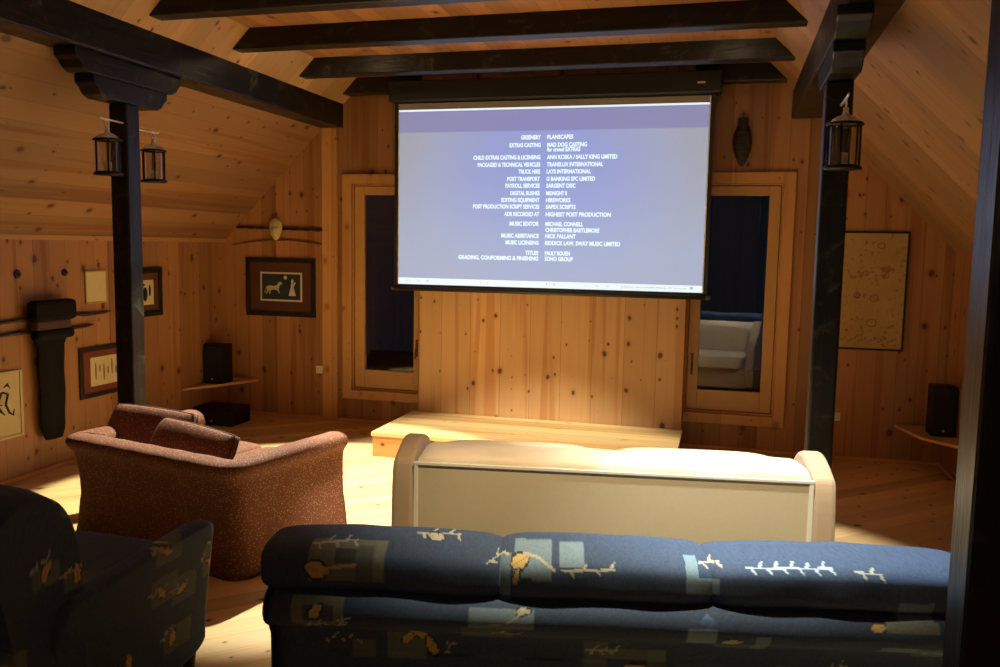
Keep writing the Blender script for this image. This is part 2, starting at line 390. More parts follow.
# ------------------------------------------------------------------ projector screen
M_blk = plain('screen_black', (.008, .008, .009), .55, nz=.1)
M_bar = plain('screen_bar', (.035, .033, .03), .4, .2)
M_grey = plain('screen_fabric_unlit', (.30, .27, .24), .8)
M_vin = plain('screen_white_vinyl', (.75, .74, .72), .8)
def screen_mat():
    M = N('projected_picture', .8); P = M.obj()
    M.b.inputs['Base Color'].default_value = (.10, .10, .11, 1)
    x = M.dot(P, (1, 0, 0)); z = M.dot(P, (0, 0, 1))
    dx = M.math('DIVIDE', M.math('SUBTRACT', x, -1.50), 1.25); dz = M.math('DIVIDE', M.math('SUBTRACT', z, 2.25), 1.05)
    rr = M.math('SQRT', M.math('ADD', M.math('MULTIPLY', dx, dx), M.math('MULTIPLY', dz, dz)))
    c1 = M.ramp(rr, [(0, (.30, .37, .84)), (.45, (.33, .39, .76)), (.8, (.385, .43, .62)), (1.0, (.40, .42, .50))])
    low = M.smooth(z, 2.6, 1.45)
    c1 = M.mix(M.math('MULTIPLY', low, .55), c1, (.46, .58, .86))
    band = M.smooth(z, 2.650, 2.662)
    c1 = M.mix(M.math('MULTIPLY', band, .75), c1, (.235, .225, .50))
    nz = M.noise(P, 5, 3, .6); c1 = M.mix(M.math('MULTIPLY', nz, .12), c1, (.30, .33, .45))
    M.put(M.b.inputs['Emission Color'], c1); M.b.inputs['Emission Strength'].default_value = .84
    return M.m
M_pic = screen_mat()
M_txt = plain('credits_white_light', (.3, .3, .3), .8, emit=(.72, .93, 1.0), es=1.05)
M_task = plain('taskbar_light', (.3, .3, .3), .8, emit=(.72, .88, .95), es=1.0)
M_tmark = plain('taskbar_marks', (.3, .3, .3), .8, emit=(.36, .44, .5), es=1.0)
ps = thing('projector_screen', 'pull-down projector screen showing white film credits on blue', 'projector screen', (-1.49, 6.98, 1.3))
O = Vector((-1.49, 6.98, 1.3))
def scr(b, nm, mt, **k):
    ob = b.build(nm, mt, ps, **k); ob.matrix_parent_inverse = Matrix.Translation(-O); return ob
scr(B().box(-2.87, -.10, 6.915, 7.075, 2.915, 3.085), 'housing', M_blk, bevel=.012)
scr(B().box(-2.836, -.147, 6.983, 6.989, 1.31, 2.95), 'screen_cloth', M_blk)
scr(B().box(-2.799, -.180, 6.979, 6.9825, 2.848, 2.902), 'unlit_strip', M_grey)
scr(B().box(-2.797, -.182, 6.978, 6.9825, 1.408, 2.833), 'picture', M_pic)
scr(B().box(-2.797, -.182, 6.9785, 6.9825, 2.833, 2.849), 'window_top_edge', M_task)
scr(B().box(-2.797, -.182, 6.9785, 6.9825, 1.352, 1.408), 'taskbar', M_task)
b = B(); rnd = random.Random(3)
def marks(x0, x1, n, h=.014):
    x = x0
    for k in range(n):
        ww = (x1 - x0) / n; b.box(x + ww * .15, x + ww * rnd.uniform(.5, .85), 6.9772, 6.9784, 1.376, 1.376 + h * rnd.uniform(.6, 1.1)); x += ww
marks(-2.735, -2.675, 3, .018); marks(-2.625, -2.585, 2, .018); marks(-2.53, -2.51, 1, .02); marks(-2.05, -2.03, 1); marks(-1.99, -1.97, 1)
marks(-1.47, -1.45, 1, .018); marks(-1.41, -1.385, 1, .018); marks(-1.14, -1.12, 1); marks(-1.05, -1.01, 2); marks(-.96, -.93, 1); marks(-.84, -.31, 26, .012); marks(-.29, -.25, 1, .02)
scr(b, 'taskbar_icons', M_tmark)
scr(B().box(-2.80, -2.792, 6.9765, 6.9783, 1.36, 2.84), 'light_edge', M_vin)
scr(B().box(-.187, -.178, 6.9765, 6.9783, 1.36, 2.90), 'light_edge', M_vin)
bar = scr(B().tube([(-2.83, 6.985, 1.315), (-.15, 6.985, 1.315)], .021, 12), 'bottom_bar', M_bar)
scr(B().tube([(-2.86, 6.985, 1.315), (-2.828, 6.985, 1.315)], .025, 12), 'bar_end_cap', M_bar, bevel=.003)
scr(B().tube([(-.155, 6.985, 1.318), (-.115, 6.985, 1.322)], .026, 12), 'bar_end_cap', M_bar, bevel=.003)
scr(B().box(-.285, -.225, 6.911, 6.9155, 2.985, 3.0), 'white_sticker', plain('sticker', (.6, .55, .5), .6))
CR = [(2.602, -1.706, -1.265, 'GREENERY', 'PLANSCAPES'), (2.539, -1.804, -1.15, 'EXTRAS CASTING', 'MAD DOG CASTING'), (2.501, 0, -1.204, '', 'for crowd EXTRAS'),
(2.439, -2.119, -0.899, 'CHILD EXTRAS CASTING & LICENSING', 'ANN KOSKA / SALLY KING LIMITED'), (2.379, -2.08, -1.012, 'PACKAGED & TECHNICAL VEHICLES', 'TRANSLUX INTERNATIONAL'),
(2.321, -1.723, -1.113, 'TRUCK HIRE', 'LAYS INTERNATIONAL'), (2.261, -1.818, -1.075, 'POST TRANSPORT', 'G BANKING SPC LIMITED'), (2.205, -1.834, -1.235, 'PAYROLL SERVICES', 'SARGENT DISC'),
(2.143, -1.789, -1.306, 'DIGITAL RUSHES', 'MIDNIGHT 8'), (2.086, -1.866, -1.275, 'EDITING EQUIPMENT', 'HIREWORKS'), (2.031, -2.116, -1.231, 'POST PRODUCTION SCRIPT SERVICES', 'SAPEX SCRIPTS'),
(1.969, -1.839, -0.938, 'ADR RECORDED AT', 'HIGHEST POST PRODUCTION'), (1.889, -1.791, -1.164, 'MUSIC EDITOR', 'MICHAEL CONNELL'), (1.839, 0, -1.028, '', 'CHRISTOPHER BARTLEMORE'),
(1.788, -1.861, -1.224, 'MUSIC ASSISTANCE', 'NICK PALLANT'), (1.731, -1.823, -0.853, 'MUSIC LICENSING', 'RIDDICK LAW, SWAY MUSIC LIMITED'), (1.646, -1.65, -1.268, 'TITLES', 'PAULY ROUEN'),
(1.599, -2.241, -1.243, 'GRADING, CONFORMING & FINISHING', 'SOHO GROUP')]
verts, faces = [], []
def add_text(txt, x0, x1, z, size=.047):
    cu = bpy.data.curves.new('t', 'FONT'); cu.body = txt; cu.size = size; cu.resolution_u = 3; cu.offset = .0018
    ob = bpy.data.objects.new('t', cu); COL.objects.link(ob)
    bpy.context.view_layer.update()
    me = bpy.data.meshes.new_from_object(ob.evaluated_get(bpy.context.evaluated_depsgraph_get()))
    vs = [v.co.copy() for v in me.vertices]; a = min(v.x for v in vs); bb = max(v.x for v in vs); sc = (x1 - x0) / (bb - a)
    k = len(verts)
    for v in vs: verts.append((x0 + (v.x - a) * sc, 6.9755, z + v.y - .017))
    for p in me.polygons: faces.append([k + i for i in p.vertices])
    bpy.data.objects.remove(ob); bpy.data.curves.remove(cu); bpy.data.meshes.remove(me)
def flush_line():
    me = bpy.data.meshes.new('credit_line'); me.from_pydata(verts, [], faces)
    ct = link('credit_line', me, M_txt, ps); ct.matrix_parent_inverse = Matrix.Translation(-O)
    verts.clear(); faces.clear()
for z, xl, xr, a, bb in CR:
    if a: add_text(a, xl, -1.537, z); flush_line()
    add_text(bb, -1.482, xr, z); flush_line()

# ------------------------------------------------------------------ platform
t = thing('wooden_platform', 'low pine plank platform against the wall under the screen', 'platform', (-1.5, 6.6, 0))
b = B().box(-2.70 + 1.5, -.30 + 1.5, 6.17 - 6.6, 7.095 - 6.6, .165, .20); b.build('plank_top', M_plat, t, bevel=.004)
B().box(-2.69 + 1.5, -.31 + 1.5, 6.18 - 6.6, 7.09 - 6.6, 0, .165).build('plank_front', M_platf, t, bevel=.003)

# ------------------------------------------------------------------ blue patterned fabric (printed cloth stored as a colour attribute)
NAVY = np.array([.045, .075, .135])
class Cloth:
    def __init__(self, W, H, res=.004):
        self.res = res; self.nx = int(W / res) + 1; self.ny = int(H / res) + 1
        self.a = np.tile(NAVY, (self.ny, self.nx, 1)).astype(float)
        self.X, self.Y = np.meshgrid(np.arange(self.nx) * res, np.arange(self.ny) * res)
        self.r = np.random.RandomState(5)
        self.a *= (1 + .12 * self.r.randn(self.ny, self.nx, 1))
    def put(self, m, c, al=1.0):
        m = (m * al)[..., None]; self.a = self.a * (1 - m) + np.array(c) * m
    def rect(self, x0, x1, y0, y1, c, al=.8):
        m = ((self.X > x0) & (self.X < x1) & (self.Y > y0) & (self.Y < y1)).astype(float)
        self.put(m * (.75 + .5 * self.r.rand(self.ny, self.nx)).clip(0, 1), c, al)
    def leaf(self, x, y, a, b, ang, c, edge=True):
        dx, dy = self.X - x, self.Y - y; ca, sa = math.cos(ang), math.sin(ang)
        u_ = (dx * ca + dy * sa) / a; v_ = (-dx * sa + dy * ca) / b
        sh = np.abs(v_) - np.clip((1 - u_ * u_), 0, 1) ** .8 * (1 - .25 * u_)
        ins = (np.abs(u_) < 1) & (sh < 0)
        if edge: self.put(((np.abs(u_) < 1.12) & (sh < .35) & ~ins).astype(float), (.012, .012, .014), .9)
        self.put(ins.astype(float), c, .95)
        self.put((ins & (np.abs(v_) < .10)).astype(float), tuple(k * .55 for k in c), .7)
    def line(self, pts, w, c):
        for (x0, y0), (x1, y1) in zip(pts, pts[1:]):
            L = math.hypot(x1 - x0, y1 - y0) + 1e-9; t_ = (((self.X - x0) * (x1 - x0) + (self.Y - y0) * (y1 - y0)) / L / L).clip(0, 1)
            d = np.hypot(self.X - x0 - t_ * (x1 - x0), self.Y - y0 - t_ * (y1 - y0)); self.put((d < w).astype(float), c, .9)
    def twig(self, x, y, L, ang, c=(.55, .58, .5), n=5):
        ca, sa = math.cos(ang), math.sin(ang)
        self.line([(x, y), (x + L * ca, y + L * sa)], .0022, c)
        for k in range(n):
            t_ = (k + .6) / n; bx, by = x + L * ca * t_, y + L * sa * t_; a2 = ang + (0.9 if k % 2 else -0.9)
            self.leaf(bx + .011 * math.cos(a2), by + .011 * math.sin(a2), .012, .0035, a2, c, False)
    def sample(self, x, y):
        ix = np.clip((np.asarray(x) / self.res).astype(int), 0, self.nx - 1); iy = np.clip((np.asarray(y) / self.res).astype(int), 0, self.ny - 1)
        return self.a[iy, ix]
OCH = (.75, .50, .17); OLV = (.24, .26, .17); TEAL = (.26, .38, .42); CRM = (.55, .52, .38)
def fabric_mat():
    M = N('blue_printed_fabric', .85); at = M.n('ShaderNodeAttribute', attribute_name='print'); P = M.obj()
    w1 = M.noise(P, 420, 2, .6); w2 = M.noise(P, 9, 3, .6)
    cc = M.mix(M.math('MULTIPLY', w1, .35), at.outputs['Color'], (.01, .015, .03))
    M.put(M.b.inputs['Base Color'], cc); M.bump(M.math('ADD', M.math('MULTIPLY', w1, .3), w2), .35, .008)
    M.b.inputs['Sheen Weight'].default_value = .10; M.b.inputs['Sheen Roughness'].default_value = .4
    M.b.inputs['Sheen Tint'].default_value = (.55, .7, 1, 1); return M.m
M_blue = fabric_mat()
def grid_mesh(name, Pts, colors, mat, parent, closed_v=False):
    """Pts (n,m,3) numpy grid -> smooth mesh with print colours"""
    n, m_, _ = Pts.shape
    me = bpy.data.meshes.new(name); fs = []
    mm = m_ if closed_v else m_ - 1
    ii, jj = np.meshgrid(np.arange(n - 1), np.arange(mm), indexing='ij'); j2 = (jj + 1) % m_
    F = np.stack([ii * m_ + jj, (ii + 1) * m_ + jj, (ii + 1) * m_ + j2, ii * m_ + j2], -1).reshape(-1, 4)
    me.from_pydata(Pts.reshape(-1, 3).tolist(), [], F.tolist())
    if colors is not None:
        ca = me.attributes.new('print', 'FLOAT_COLOR', 'POINT'); col = np.ones((n * m_, 4), np.float32); col[:, :3] = colors.reshape(-1, 3); ca.data.foreach_set('color', col.ravel())
    bm = bmesh.new(); bm.from_mesh(me); bmesh.ops.recalc_face_normals(bm, faces=bm.faces); bm.to_mesh(me); bm.free()
    return link(name, me, mat, parent, smooth=True)
def resample(prof, ds=.006, smooth=3, closed=False):
    p = np.array(prof, float)
    if closed: p = np.vstack([p, p[:1]])
    for _ in range(smooth):
        q_ = np.empty((2 * len(p) - 2, 2)); q_[0::2] = .75 * p[:-1] + .25 * p[1:]; q_[1::2] = .25 * p[:-1] + .75 * p[1:]
        p = np.vstack([q_, q_[:1]]) if closed else np.vstack([p[:1], q_, p[-1:]])
    d = np.r_[0, np.cumsum(np.hypot(*np.diff(p, axis=0).T))]; s_ = np.arange(0, d[-1], ds)
    if not closed: s_ = np.r_[s_, d[-1]]
    return np.stack([np.interp(s_, d, p[:, 0]), np.interp(s_, d, p[:, 1])], 1), s_
def superell(c, h, e1=.55, e2=.55, n=110, m_=120, bulge=0.0):
    """puffy cushion, long axis x; returns grid (n rings along x)"""
    sp = lambda t, e: np.sign(t) * np.abs(t) ** e
    uu_ = np.sin(np.linspace(-math.pi / 2 + .004, math.pi / 2 - .004, n)); th = np.sign(uu_) * np.arcsin(np.abs(uu_) ** (1 / e1)); ph = np.linspace(0, 2 * math.pi, m_, endpoint=False)
    TH, PH = np.meshgrid(th, ph, indexing='ij')
    x = h[0] * sp(np.sin(TH), e1); y = h[1] * sp(np.cos(TH), e1) * sp(np.cos(PH), e2); z = h[2] * sp(np.cos(TH), e1) * sp(np.sin(PH), e2)
    return np.stack([c[0] + x, c[1] + y, c[2] + z], -1)
def wrinkle(P, amp, seed=0, fx=9.0, fz=14.0):
    rs = np.random.RandomState(seed); d = np.zeros(P.shape[:2])
    for k in range(6):
        a = rs.rand() * 6.28; fr = (fx + rs.rand() * fx); d += np.sin(P[..., 0] * fr * (1 + .5 * k) * math.cos(a) + P[..., 2] * fz * (1 + .4 * k) + P[..., 1] * 9 * math.sin(a) + a) / (1 + k)
    c_ = P.mean((0, 1)); P = P + ((P - c_) / (np.linalg.norm(P - c_, axis=-1, keepdims=True) + 1e-6)) * (amp * d)[..., None]; return P

# --- big blue sofa, seen from behind
SW = 2.03
cl = Cloth(SW + .3, 1.15, .0035)
# cloth v: 0 at floor on the back, ~0.70 where the back roll is; cushions sample v = .70 + height above
px = lambda x: (x - 262) / 340.0
def vz(y): return max(0.0, .70 - (y - 583) / 332.0)      # roll / flat back
def vc(y): return .72 + (588 - y) / 332.0                # cushions
R_ = cl.rect
R_(px(304), px(380), vc(575), vc(541), OLV); R_(px(352), px(368), vc(577), vc(545), (.09, .10, .09)); R_(px(330), px(352), vc(560), vc(549), (.03, .04, .06))
cl.leaf(px(314), vc(567), .036, .020, -.2, OCH); cl.line([(px(322), vc(566)), (px(338), vc(563)), (px(352), vc(562))], .004, OCH); cl.twig(px(305), vc(545), .13, .1)
cl.twig(px(405), vc(532), .13, 0, CRM); cl.leaf(px(425), vc(535), .026, .010, -.2, CRM)
R_(px(505), px(542), vc(567), vc(534), TEAL); R_(px(549), px(574), vc(557), vc(536), TEAL); R_(px(492), px(503), vc(586), vc(546), TEAL, .6)
cl.leaf(px(512), vc(553), .028, .018, .5, OCH); cl.leaf(px(509), vc(566), .022, .008, 1.3, OCH)
cl.line([(px(515), vc(546)), (px(530), vc(550)), (px(545), vc(560))], .004, CRM); cl.twig(px(552), vc(560), .15, .05, CRM, 4); cl.twig(px(480), vc(556), .06, .6, CRM, 3)
R_(px(671), px(683), vc(574), vc(543), TEAL); R_(px(683), px(703), vc(574), vc(562), TEAL); cl.twig(px(684), vc(549), .06, .1, CRM, 3)
cl.twig(px(728), vc(552), .24, .03, (.5, .6, .62), 11); cl.twig(px(830), vc(552), .07, -.05, CRM, 3)
R_(px(870), px(902), vc(594), vc(574), TEAL, .6); R_(px(926), px(950), vc(605), vc(580), TEAL, .6); cl.twig(px(935), vc(563), .03, .5, CRM, 2)
R_(px(858), px(905), vc(606), vc(594), OLV); R_(px(915), px(950), vc(610), vc(597), OLV); cl.leaf(px(851), vc(601), .02, .012, .2, OCH)
# lower tier
R_(px(290), px(341), vz(613), vz(581), OLV); R_(px(302), px(331), vz(607), vz(589), (.04, .05, .06)); cl.leaf(px(314), vz(596), .026, .014, .9, OCH); cl.twig(px(300), vz(616), .07, .3); cl.twig(px(335), vz(612), .04, .9)
R_(px(464), px(527), vz(606), vz(586), TEAL, .75); R_(px(455), px(505), vz(633), vz(606), OLV, .45); cl.leaf(px(516), vz(588), .024, .010, .1, CRM)
cl.line([(px(485), vz(602)), (px(500), vz(600)), (px(512), vz(592))], .003, CRM); cl.twig(px(480), vz(613), .10, -.1, CRM, 4)
R_(px(345), px(370), vz(660), vz(642), OLV, .5); R_(px(380), px(420), vz(662), vz(632), OLV, .6); cl.twig(px(312), vz(642), .12, 0, CRM, 5)
cl.leaf(px(402), vz(638), .026, .012, .8, OCH); cl.leaf(px(412), vz(632), .028, .012, 2.6, OCH); cl.leaf(px(425), vz(646), .034, .013, 2.0, OCH); cl.twig(px(438), vz(655), .05, 1.0, CRM, 3)
R_(px(672), px(700), vz(620), vz(597), TEAL, .8); R_(px(702), px(748), vz(634), vz(625), OLV, .5); R_(px(737), px(750), vz(634), vz(603), TEAL, .6); cl.leaf(px(716), vz(613), .032, .015, .1, CRM)
R_(px(856), px(890), vz(628), vz(610), TEAL, .7); R_(px(890), px(948), vz(634), vz(612), (.2, .25, .2), .7); cl.twig(px(893), vz(625), .09, .1, CRM, 4)
R_(px(575), px(600), vz(667), vz(634), OLV, .4); R_(px(595), px(658), vz(652), vz(640), OLV, .5); R_(px(640), px(658), vz(680), vz(640), OLV, .5); cl.leaf(px(625), vz(661), .034, .014, .2, OCH); cl.twig(px(578), vz(643), .09, 0, CRM, 6)
R_(px(762), px(835), vz(662), vz(652), OLV, .5); R_(px(762), px(776), vz(690), vz(652), OLV, .5); cl.twig(px(808), vz(655), .07, .3, CRM, 5); cl.leaf(px(822), vz(659), .02, .01, 1.2, OCH)
for k in range(26):
    x = cl.r.rand() * (SW + .2); y = cl.r.rand() * .34
    R_(x, x + .08 + .08 * cl.r.rand(), y, y + .06 + .06 * cl.r.rand(), OLV, .5); cl.leaf(x + .05, y + .05, .03, .013, cl.r.rand() * 3, OCH); cl.twig(x, y, .1, cl.r.rand(), CRM, 4)

sofa = thing('blue_sofa', 'big navy sofa with leaf print and three back cushions, seen from behind', 'sofa', (-1.262, 2.155, 0), R(11.6))
prof = [(.02, .05), (.0, .10), (0, .49), (-.006, .575), (-.050, .592), (-.080, .632), (-.066, .680), (-.02, .698), (.12, .695), (.20, .69), (.25, .66), (.25, .4)]
P2, sl = resample(prof, .0055)
xs_ = np.arange(0, SW + .001, .0058)
G = np.zeros((len(xs_), len(P2), 3)); G[..., 0] = xs_[:, None]; G[..., 1] = P2[None, :, 0]; G[..., 2] = P2[None, :, 1]
# rounded ends + soft dips where the cushion seams sit
e_ = np.minimum(xs_, SW - xs_); rnd_ = np.clip(1 - e_ / .05, 0, 1); inset = .05 * (1 - np.sqrt(1 - rnd_ ** 2))
ctr = np.array([.10, .40]); G[..., 1] += inset[:, None] * np.sign(ctr[0] - G[..., 1]) ; G[..., 2] -= (inset[:, None]) * (G[..., 2] > .6)
wv = .0035 * np.sin(xs_[:, None] * 21) * (P2[None, :, 1] > .5) + .004 * np.sin(xs_[:, None] * 7 + P2[None, :, 1] * 9)
G[..., 1] -= wv; G[..., 2] += .5 * wv
col = cl.sample(np.repeat(xs_[:, None], len(P2), 1), np.repeat(np.minimum(sl + .03, .84)[None, :] , len(xs_), 0))
grid_mesh('back_frame', G, col, M_blue, sofa)
for sx, nm in ((0.0, 'side_left'), (SW, 'side_right')):
    b = B(); pp = [(sx, y, z) for y, z in P2[::4]] + [(sx, .25, .05)]
    b.poly(pp, (.004 if sx == 0 else -.004, 0, 0)); o = b.build('back_side', M_blue, sofa)
    ca = o.data.attributes.new('print', 'FLOAT_COLOR', 'POINT'); ca.data.foreach_set('color', np.tile([*NAVY, 1], (len(o.data.vertices), 1)).astype(np.float32).ravel())
def paint(o, cloth, fx, fy):
    me = o.data; n = len(me.vertices); co = np.zeros(n * 3, np.float32); me.vertices.foreach_get('co', co); co = co.reshape(-1, 3)
    c3 = cloth.sample(fx(co), fy(co)); ca = me.attributes.new('print', 'FLOAT_COLOR', 'POINT'); c4 = np.ones((n, 4), np.float32); c4[:, :3] = c3; ca.data.foreach_set('color', c4.ravel())
bounds = [(-.03, .690), (.664, 1.290), (1.264, SW + .01)]
for k, (x0, x1) in enumerate(bounds):
    G = superell(((x0 + x1) / 2, .085, .748), ((x1 - x0) / 2, .14, .073), .24, .62, 240, 140)
    # slump: ends pinched
    t_ = (G[..., 0] - x0) / (x1 - x0); G[..., 2] += .010 * np.sin(t_ * math.pi) - .006 * k * 0
    G = wrinkle(G, .0028, 11 + k)
    v_ = .72 + ((G[..., 2] - .682) + .39 * (G[..., 1] + .045)) * .82
    grid_mesh('back_cushion', G, cl.sample(np.clip(G[..., 0], 0, 9), v_), M_blue, sofa, closed_v=True)
def soft_box(name, x0, x1, y0, y1, z0, z1, mat, parent, rad=.06, cloth=None, e=.25, n=60):
    G = superell(((x0 + x1) / 2, (y0 + y1) / 2, (z0 + z1) / 2), ((x1 - x0) / 2, (y1 - y0) / 2, (z1 - z0) / 2), e, e, n, n)
    colr = cloth.sample(np.abs(G[..., 0]) % cloth_w, (np.abs(G[..., 2] + G[..., 1])) % .62) if cloth else None
    return grid_mesh(name, G, colr, mat, parent, closed_v=True)
cloth_w = 2.2
soft_box('seat_base', .05, SW - .05, .22, .92, .06, .34, M_blue, sofa, cloth=cl, e=.12)
for k in range(3):
    x0 = .2 + k * .545; soft_box('seat_cushion', x0, x0 + .54, .24, .92, .32, .47, M_blue, sofa, cloth=cl, e=.35)
soft_box('arm', 0, .22, .2, .84, .05, .53, M_blue, sofa, cloth=cl, e=.3); soft_box('arm', SW - .22, SW, .2, .84, .05, .53, M_blue, sofa, cloth=cl, e=.3)
M_foot = plain('dark_wood_foot', (.05, .03, .02), .5)
for fx_, fy_ in ((.08, .06), (SW - .08, .06), (.08, .85), (SW - .08, .85)):
    B().lathe([(0, 0), (.022, 0), (.03, .07), (0, .07)], (fx_, fy_, 0), 12).build('foot', M_foot, sofa)

# --- blue armchair at the left, facing the screen, seen from its right side
arm_c = thing('blue_armchair', 'dark navy armchair with leaf print, cut off by the lower left edge', 'armchair', (-2.85, 2.0, 0), R(-3))
cl2 = Cloth(2.2, 1.3, .005); rs = cl2.r
for k in range(30):
    x = rs.rand() * 2.1; y = rs.rand() * 1.2
    cl2.rect(x, x + .08 + .08 * rs.rand(), y, y + .07 + .06 * rs.rand(), OLV, .55); cl2.leaf(x + .05, y + .05, .034, .014, rs.rand() * 3, OCH); cl2.twig(x - .02, y + .06, .1, rs.rand(), CRM, 4)
for yy, zz, aa in ((.45, .20, .8), (.48, .19, 2.4), (.51, .21, 1.6)): cl2.leaf(yy + 1.1, zz, .036, .014, aa, OCH)
CW = .90
def side_panel(name, x0, x1, prof_, parent, flare=0.0, inset_r=.03):
    """upholstered slab: (y,z) outline, thickness in x with softened rim"""
    p, _ = resample(prof_, .012, 3, True); c_ = p.mean(0); rings = []
    th = x1 - x0
    ts = [0, .0, .1, .3, .7, .9, 1.0, 1.0]; ins = [1.0, .06, .015, 0, 0, .015, .06, 1.0]
    n = len(p); Lr = []
    for t_, i_ in zip(ts, ins):
        k = (1 - i_) if i_ < 1 else 0.0
        pp = c_ + (p - c_) * k
        xx = np.full(n, x0 + th * t_) + flare * np.clip((pp[:, 1] - .15) / .5, 0, 1) ** 1.5
        Lr.append(np.stack([xx, pp[:, 0], pp[:, 1]], 1))
    # add intermediate rings on both faces for print resolution
    full = []
    for k in np.linspace(0, .94, 36)[:-1]: 
        pp = c_ + (p - c_) * k; full.append(np.stack([np.full(n, x0) + flare * np.clip((pp[:, 1] - .15) / .5, 0, 1) ** 1.5, pp[:, 0], pp[:, 1]], 1))
    full += Lr[1:-1]
    for k in np.linspace(.94, 0, 36)[1:]:
        pp = c_ + (p - c_) * k; full.append(np.stack([np.full(n, x1) + flare * np.clip((pp[:, 1] - .15) / .5, 0, 1) ** 1.5, pp[:, 0], pp[:, 1]], 1))
    G = np.stack(full, 0)
    colr = cl2.sample((G[..., 1] + G[..., 0] + .3) % 2.1, G[..., 2]); return grid_mesh(name, G, colr, M_blue, parent, closed_v=True)
arm_prof = [(.10, .04), (.90, .04), (.91, .2), (.90, .585), (.86, .615), (.80, .62), (.5, .59), (.3, .57), (.10, .56)]
side_panel('arm', .76, .845, arm_prof, arm_c, .075)
side_panel('arm', .055, .14, arm_prof, arm_c, -.075)
back_prof = [(.02, .04), (.27, .04), (.27, .5), (.25, .74), (.20, .88), (.12, .945), (.02, .955), (-.08, .88), (-.10, .80), (-.03, .5)]
side_panel('backrest', .03, .87, back_prof, arm_c)
soft_box('seat_base', .12, .78, .2, .88, .06, .36, M_blue, arm_c, cloth=cl2, e=.15)
soft_box('seat_cushion', .15, .75, .26, .93, .34, .49, M_blue, arm_c, cloth=cl2, e=.35)
for fx_, fy_ in ((.1, .06), (.8, .06), (.1, .84), (.8, .84)):
    B().lathe([(0, 0), (.022, 0), (.03, .07), (0, .07)], (fx_, fy_, 0), 12).build('foot', M_foot, arm_c)

# ------------------------------------------------------------------ cream sofa, seen from behind
def velvet(name, a, b_, nscale=3.0):
    M = N(name, .75); P = M.obj(); n1 = M.noise(P, nscale, 3, .6); n2 = M.noise(P, 260, 2, .5)
    M.put(M.b.inputs['Base Color'], M.mix(n1, a, b_)); M.bump(M.math('ADD', n1, M.math('MULTIPLY', n2, .2)), .3, .01)
    M.b.inputs['Sheen Weight'].default_value = .3; return M.m
M_cream = velvet('cream_velvet', (.62, .44, .25), (.78, .62, .42), 6)
M_tan = velvet('tan_velvet', (.37, .235, .115), (.46, .30, .155), 5)
M_pan = plain('beige_back_cloth', (.52, .40, .22), .8, nz=.06, nscale=60)
M_pipe = plain('cream_piping', (.72, .62, .44), .7)
CWW = 1.87
cs = thing('cream_sofa', 'cream velvet sofa with flat beige back panel, turned towards the screen', 'sofa', (-1.372, 3.345, 0), R(8.1))
B().box(.11, CWW - .10, .022, .045, .06, .75).build('back_panel', M_pan, cs, bevel=.004)
b = B(); zt = .757
b.box(.098, .118, .015, .03, .06, zt); b.box(CWW - .112, CWW - .092, .015, .03, .06, zt); b.box(.098, CWW - .09, .014, .03, zt - .010, zt + .006)
b.build('piping', M_pipe, cs, bevel=.004)
pr, _ = resample([(.055, .72), (.028, .75), (.03, .785), (.12, .80), (.24, .805), (.30, .78), (.33, .70), (.34, .35), (.2, .33)], .02)
xs2 = np.linspace(.112, CWW - .10, 90); G = np.zeros((90, len(pr), 3)); G[..., 0] = xs2[:, None]; G[..., 1] = pr[None, :, 0]; G[..., 2] = pr[None, :, 1]
ee = np.clip(1 - np.minimum(xs2 - xs2[0], xs2[-1] - xs2) / .05, 0, 1); G[..., 2] -= (.022 * ee ** 2)[:, None]
G[..., 2] += .004 * np.sin(xs2[:, None] * 17) * np.sin(pr[None, :, 0] * 30 + 1)
grid_mesh('back_top', G, None, M_cream, cs)
def slab(name, x0, x1, prof_, mat, parent, bevel=.02):
    p, _ = resample(prof_, .012, 3, True); b = B(); b.poly([(x0, y, z) for y, z in p], (x1 - x0, 0, 0)); o = b.build(name, mat, parent, bevel=bevel); return o
ap = [(0, .03), (.88, .03), (.90, .3), (.90, .58), (.82, .64), (.55, .66), (.42, .76), (.32, .825), (.22, .825), (.10, .79), (0, .74)]
slab('arm', 0, .10, ap, M_tan, cs); slab('arm', CWW - .095, CWW, ap, M_tan, cs)
soft_box('seat_base', .09, CWW - .09, .2, .86, .05, .30, M_tan, cs, e=.12)
for k in range(2):
    x0 = .1 + k * .82; soft_box('seat_cushion', x0, x0 + .815, .3, .90, .28, .46, M_cream, cs, e=.3)
    soft_box('back_cushion', x0, x0 + .815, .27, .46, .42, .78, M_cream, cs, e=.4)

# ------------------------------------------------------------------ rust loveseat
def dotted(name, base, base2, dot):
    M = N(name, .85); P = M.obj(); vo = M.n('ShaderNodeTexVoronoi'); M.put(vo.inputs['Vector'], P); vo.inputs['Scale'].default_value = 75; vo.inputs['Randomness'].default_value = .85
    d = M.smooth(vo.outputs['Distance'], .14, .34, 1, 0); n1 = M.noise(P, 5, 3, .6)
    M.put(M.b.inputs['Base Color'], M.mix(M.math('MULTIPLY', d, .6), M.mix(n1, base, base2), dot)); M.bump(d, .15, .003); return M.m
M_rust = dotted('rust_dotted_fabric', (.125, .040, .020), (.165, .054, .026), (.50, .36, .20))
M_pip2 = plain('dark_piping', (.04, .02, .015), .7)
LW, LD = 1.27, .81
lv = thing('rust_loveseat', 'rust red loveseat with cream dots and skirt, left of the cream sofa', 'loveseat', (-2.31 - .9715 * LW, 3.645 + .237 * LW, 0), R(-13.7))
